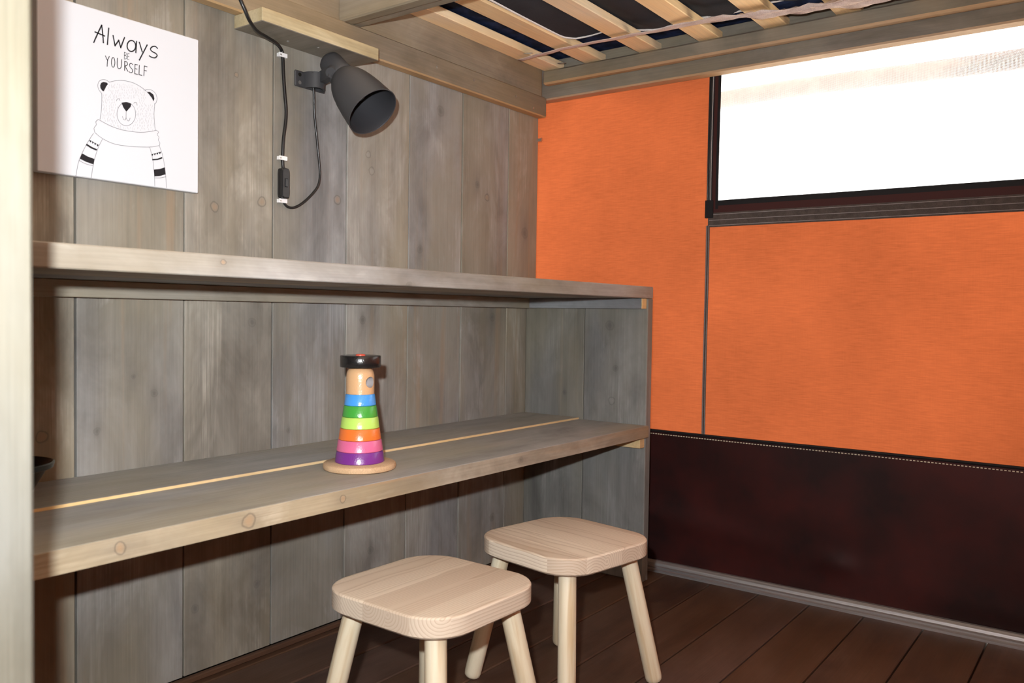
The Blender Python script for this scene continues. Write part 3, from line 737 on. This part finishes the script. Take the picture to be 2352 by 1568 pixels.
# cord: down from the clamp, round a loop through the switch and up past the block
cord = [wl(719, 196, -0.022), wl(721, 215, -0.020), wl(722, 260, -0.014), wl(728, 320, -0.010), wl(732, 360, -0.009), wl(735, 400, -0.009), wl(731, 425, -0.009), wl(720, 442, -0.009), wl(700, 462, -0.009), wl(682, 474, -0.009), wl(668, 477, -0.008), wl(656, 471, -0.006), wl(650, 458, -0.0055), wl(650, 445, -0.006)]
from_world('cord', *tube(catmull(cord, 6), 0.0026, 10), M['cord'], lamp, True)
cord2 = [wl(651, 392, -0.006), wl(649, 365, -0.0055), wl(651, 320, -0.007), wl(656, 280, -0.007), wl(657, 250, -0.007), wl(654, 215, -0.0065), wl(651, 170, -0.006), wl(649, 127, -0.0055), wl(645, 112, -0.008), wl(634, 99, -0.022), wl(612, 85, -0.045), wl(590, 71, -0.07), wl(573, 47, -0.094), wl(562, 22, -0.100), wl(550, -6, -0.098), wl(540, -40, -0.09), wl(530, -80, -0.07)]
from_world('cord', *tube(catmull(cord2, 6), 0.0034, 10), M['cord'], lamp, True)
s0, s1 = wl(651, 386, -0.010), wl(652, 456, -0.010)
sm = (s0 + s1) / 2; L = abs(s0.z - s1.z)
P = []
V, F = [], []; N = 0
for yo, ins in ((0.0085, .002), (0.006, 0), (-0.006, 0), (-0.0085, .002)):
    ring = []
    for i in range(32):
        t = 2 * math.pi * i / 32; c, s = math.cos(t), math.sin(t)
        hx = (0.0108 - ins) * math.copysign(abs(c) ** 0.5, c); hz = (L / 2 - ins) * math.copysign(abs(s) ** 0.35, s)
        hx *= 1 - 0.10 * math.cos(hz / (L / 2) * math.pi / 2)
        ring.append((hx, yo, hz))
    V += ring; N += 1
for q in range(3):
    for k in range(32): F.append((q * 32 + k, (q + 1) * 32 + k, (q + 1) * 32 + (k + 1) % 32, q * 32 + (k + 1) % 32))
F += [tuple(range(32)), tuple(range(96, 128))[::-1]]
sw = link('cord_switch', mesh('cord_switch', V, F, True), M['switch'], lamp, sm)
box('rocker', sm.x - 0.0035, sm.x + 0.0035, sm.y - 0.0105, sm.y - 0.0075, sm.z - 0.008, sm.z + 0.009, M['blackgloss'], sw, 0.001)
for k, ((px, py), lb) in enumerate((((648, 128), 'white cable clip holding the cord just under the wood block'), ((648, 364), 'white cable clip holding the cord right above the switch'), ((648, 462), 'white cable clip holding the cord right below the switch'))):
    c = wl(px, py, -0.005)
    clip = from_world('cable_clip', *merge([boxgeo(c.x - .0105, c.x + .0095, -0.0096, -0.0085, c.z - .0035, c.z + .0045), boxgeo(c.x - .0105, c.x - .0040, -0.0085, -0.0016, c.z - .0035, c.z + .0035), boxgeo(c.x + .0065, c.x + .0095, -0.0085, -0.0016, c.z - .0035, c.z + .0045)]), M['clip'])
    tag(clip, lb, 'clip', 'cable clips on the lamp cord')
    from_world('nail', *lathe([(0, 0), (0, .0018), (.0012, .0018), (.0014, 0)], (c.x - .0072, -0.0097, c.z), (0, -1, 0), 8), M['steel'], clip, True)

# ------------------------------------------------------------------ picture
PY = -0.018
pA = on(86, 398, 1, PY); pB = on(455, 441, 1, PY); pC = on(457, 92, 1, PY)
px0, px1, pz0, pz1 = pA.x, (pB.x + pC.x) / 2, (pA.z + pB.z) / 2 + .001, pC.z
pic = box('canvas_picture', px0, px1, PY, -0.0018, pz0, pz1, M['print'], None, 0.0012)
tag(pic, 'square white canvas print with a line-drawn bear in a scarf', 'picture')
def cp(x, y):                      # a point of the print, from coordinates of a 1960x1568 enlargement
    p = on(x / 3.26667, y / 3.26667, 1, PY); return Vector((p.x, 0, p.z))
def ribbon(P, w, yoff, closed=False, sm=True):
    P = [cp(*q) for q in P]
    if sm and len(P) > 2: P = catmull(P, 5, closed)
    if closed: P = P + [P[0]]
    V, F = [], []
    for i, p in enumerate(P):
        t = (P[min(i + 1, len(P) - 1)] - P[max(i - 1, 0)]); t = t.normalized() if t.length > 1e-9 else Vector((1, 0, 0))
        if closed and i in (0, len(P) - 1): t = (P[1] - P[-2]).normalized()
        nrm = Vector((-t.z, 0, t.x)) * (w / 2)
        e = t * (w / 2) * (0 if closed else (-1 if i == 0 else (1 if i == len(P) - 1 else 0)))
        for s in (1, -1): V.append(Vector((p.x, PY - yoff, p.z)) + nrm * s + e)
    for i in range(len(P) - 1): F.append((2 * i, 2 * i + 1, 2 * i + 3, 2 * i + 2))
    return V, F
def ell(cx, cy, rx, ry, n=20): return [(cx + rx * math.cos(2 * math.pi * k / n), cy + ry * math.sin(2 * math.pi * k / n)) for k in range(n)]
def fill(P, yoff, sm=False):
    P = [cp(*q) for q in P]
    if sm: P = catmull(P, 4, True)
    return [(p.x, PY - yoff, p.z) for p in P], [tuple(range(len(P)))]
wA = 0.0021
always = [[(703, 318), (732, 252), (762, 190)], [(762, 190), (770, 255), (775, 320)], [(713, 240), (783, 270)], [(815, 213), (805, 333)],
          [(848, 268), (862, 343)], [(862, 343), (890, 303)], [(890, 303), (905, 357)], [(905, 357), (933, 283)], [(1024, 312), (1018, 394)],
          [(1045, 318), (1066, 388)], [(1103, 338), (1045, 450)], [(1180, 362), (1163, 348), (1140, 352), (1128, 370), (1143, 388), (1166, 400), (1178, 416), (1164, 433), (1140, 431), (1120, 420)]]
g = [ribbon(s, wA, .0004) for s in always] + [ribbon(ell(985, 345, 32, 41), wA, .0004, True)]
from_world('lettering', *merge(g), M['ink'], pic)['label'] = 'black handwritten word Always'
be = [[(932, 392), (931, 443)], [(932, 392), (946, 398), (945, 411), (932, 415)], [(932, 415), (949, 423), (947, 439), (931, 443)], [(958, 400), (956, 446)], [(958, 400), (970, 403)], [(957, 422), (967, 425)], [(956, 446), (968, 449)]]
from_world('lettering', *merge([ribbon(s, 0.0007, .0004) for s in be]), M['ink'], pic)['label'] = 'small thin capitals BE'
ys_ = [[(790, 420), (806, 455)], [(819, 424), (806, 455), (803, 497)], [(880, 438), (879, 490), (888, 514), (902, 512), (910, 495), (912, 447)], [(935, 460), (934, 528)], [(935, 460), (953, 468), (954, 487), (936, 496)], [(937, 496), (958, 534)],
       [(994, 484), (982, 474), (971, 485), (976, 503), (990, 519), (993, 536), (983, 547), (968, 538)], [(1012, 483), (1010, 553)], [(1012, 483), (1031, 487)], [(1011, 515), (1027, 519)], [(1010, 553), (1031, 558)], [(1045, 490), (1042, 560)], [(1042, 560), (1064, 566)], [(1082, 495), (1078, 568)], [(1082, 495), (1103, 501)], [(1080, 528), (1098, 532)]]
from_world('lettering', *merge([ribbon(s, 0.00125, .0004) for s in ys_] + [ribbon(ell(848, 468, 13, 36), 0.00125, .0004, True)]), M['ink'], pic)['label'] = 'narrow black capitals YOURSELF'
wl_ = 0.0007
outl = [[(750, 895), (759, 830), (763, 770), (763, 702)], [(820, 617), (870, 605), (930, 605), (1000, 622), (1060, 655), (1098, 685)], [(1160, 778), (1155, 850), (1158, 920), (1165, 975)],
        [(763, 702), (740, 672), (733, 640), (742, 612), (765, 598), (795, 600), (820, 617)], [(1085, 680), (1105, 670), (1140, 678), (1168, 705), (1177, 740), (1170, 770), (1158, 780)],
        [(946, 838), (945, 885)], [(918, 873), (925, 894), (938, 900), (945, 885), (955, 903), (968, 905), (975, 885)], [(872, 757), (880, 743), (893, 742), (900, 755)], [(1003, 775), (1012, 767), (1025, 772), (1028, 790)],
        [(735, 897), (750, 903), (830, 945), (920, 975), (1040, 992), (1120, 987), (1172, 977)], [(735, 897), (718, 913), (722, 935), (705, 960), (708, 982), (712, 995)], [(712, 995), (770, 1040), (860, 1080), (980, 1098), (1120, 1103), (1195, 1092)],
        [(1172, 977), (1188, 990), (1180, 1010), (1192, 1030), (1187, 1050), (1198, 1070), (1195, 1092)],
        [(700, 1000), (650, 1080), (610, 1160), (585, 1230), (568, 1322)], [(767, 1045), (735, 1110), (710, 1190), (695, 1260), (683, 1334)], [(1122, 1103), (1142, 1180), (1155, 1280), (1161, 1397)], [(1195, 1095), (1220, 1170), (1240, 1290), (1247, 1407)],
        [(592, 1203), (640, 1228), (697, 1244)], [(1163, 1334), (1205, 1334), (1244, 1325)]]
from_world('bear_outline', *merge([ribbon(s, wl_, .0004) for s in outl] + [ribbon(ell(947, 855, 70, 88, 28), wl_, .0004, True)]), M['ink_line'], pic)
solid = [fill([(750, 640), (757, 622), (775, 615), (800, 620), (810, 630), (795, 650), (778, 685), (765, 680), (752, 660)], .0005), fill([(1100, 690), (1125, 690), (1150, 710), (1158, 740), (1150, 760), (1138, 735), (1115, 705)], .0005),
         fill([(910, 770), (945, 765), (983, 779), (980, 800), (947, 838), (925, 808)], .0005), fill([(615, 1150), (660, 1175), (707, 1192), (700, 1233), (645, 1214), (597, 1190)], .0005), fill([(650, 1078), (690, 1103), (727, 1119), (723, 1131), (683, 1114), (642, 1088)], .0005),
         fill([(1152, 1272), (1195, 1268), (1235, 1255), (1240, 1308), (1200, 1320), (1157, 1323)], .0005), fill([(1140, 1192), (1180, 1190), (1215, 1177), (1218, 1188), (1182, 1201), (1142, 1203)], .0005)]
for (xa, ya), (xb, yb), m in (((668, 1047), (741, 1088), 4), ((1134, 1157), (1209, 1138), 4)):
    for k in range(m):
        p = (xa + (xb - xa) * k / m, ya + (yb - ya) * k / m); q = (xa + (xb - xa) * (k + 1) / m, ya + (yb - ya) * (k + 1) / m)
        solid.append(fill([p, q, ((p[0] + q[0]) / 2 - 2, (p[1] + q[1]) / 2 + 17)], .0005))
for k, g in enumerate(solid):
    from_world(('ear_patch', 'ear_patch', 'nose', 'arm_stripe', 'arm_stripe', 'arm_stripe', 'arm_stripe')[k] if k < 7 else 'arm_triangle', *g, M['ink'], pic)
fur = []
def inhead(x, y):
    if not (770 < x < 1150): return False
    topy = 612 + max(0, (x - 930)) ** 1.6 * 0.016 + max(0, 830 - x) ** 1.5 * 0.05
    if y < topy + 10 or y > 905 + min(75, (x - 760) * 0.45) - 8: return False
    if ((x - 947) / 78) ** 2 + ((y - 855) / 96) ** 2 < 1 or (x < 815 and y < 690) or (x > 1095 and y < 775): return False
    return not (865 < x < 1035 and 735 < y < 795)
rr = random.Random(3)
for gy in range(615, 990, 19):
    for gx in range(772, 1152, 15):
        x, y = gx + rr.uniform(-5, 5), gy + rr.uniform(-7, 7)
        if inhead(x, y): fur.append(ribbon([(x, y), (x + rr.uniform(-2, 2), y + rr.uniform(9, 13))], 0.0005, .0003))
tag(from_world('bear_fur', *merge(fur), M['ink_fur'], pic), kind='stuff')
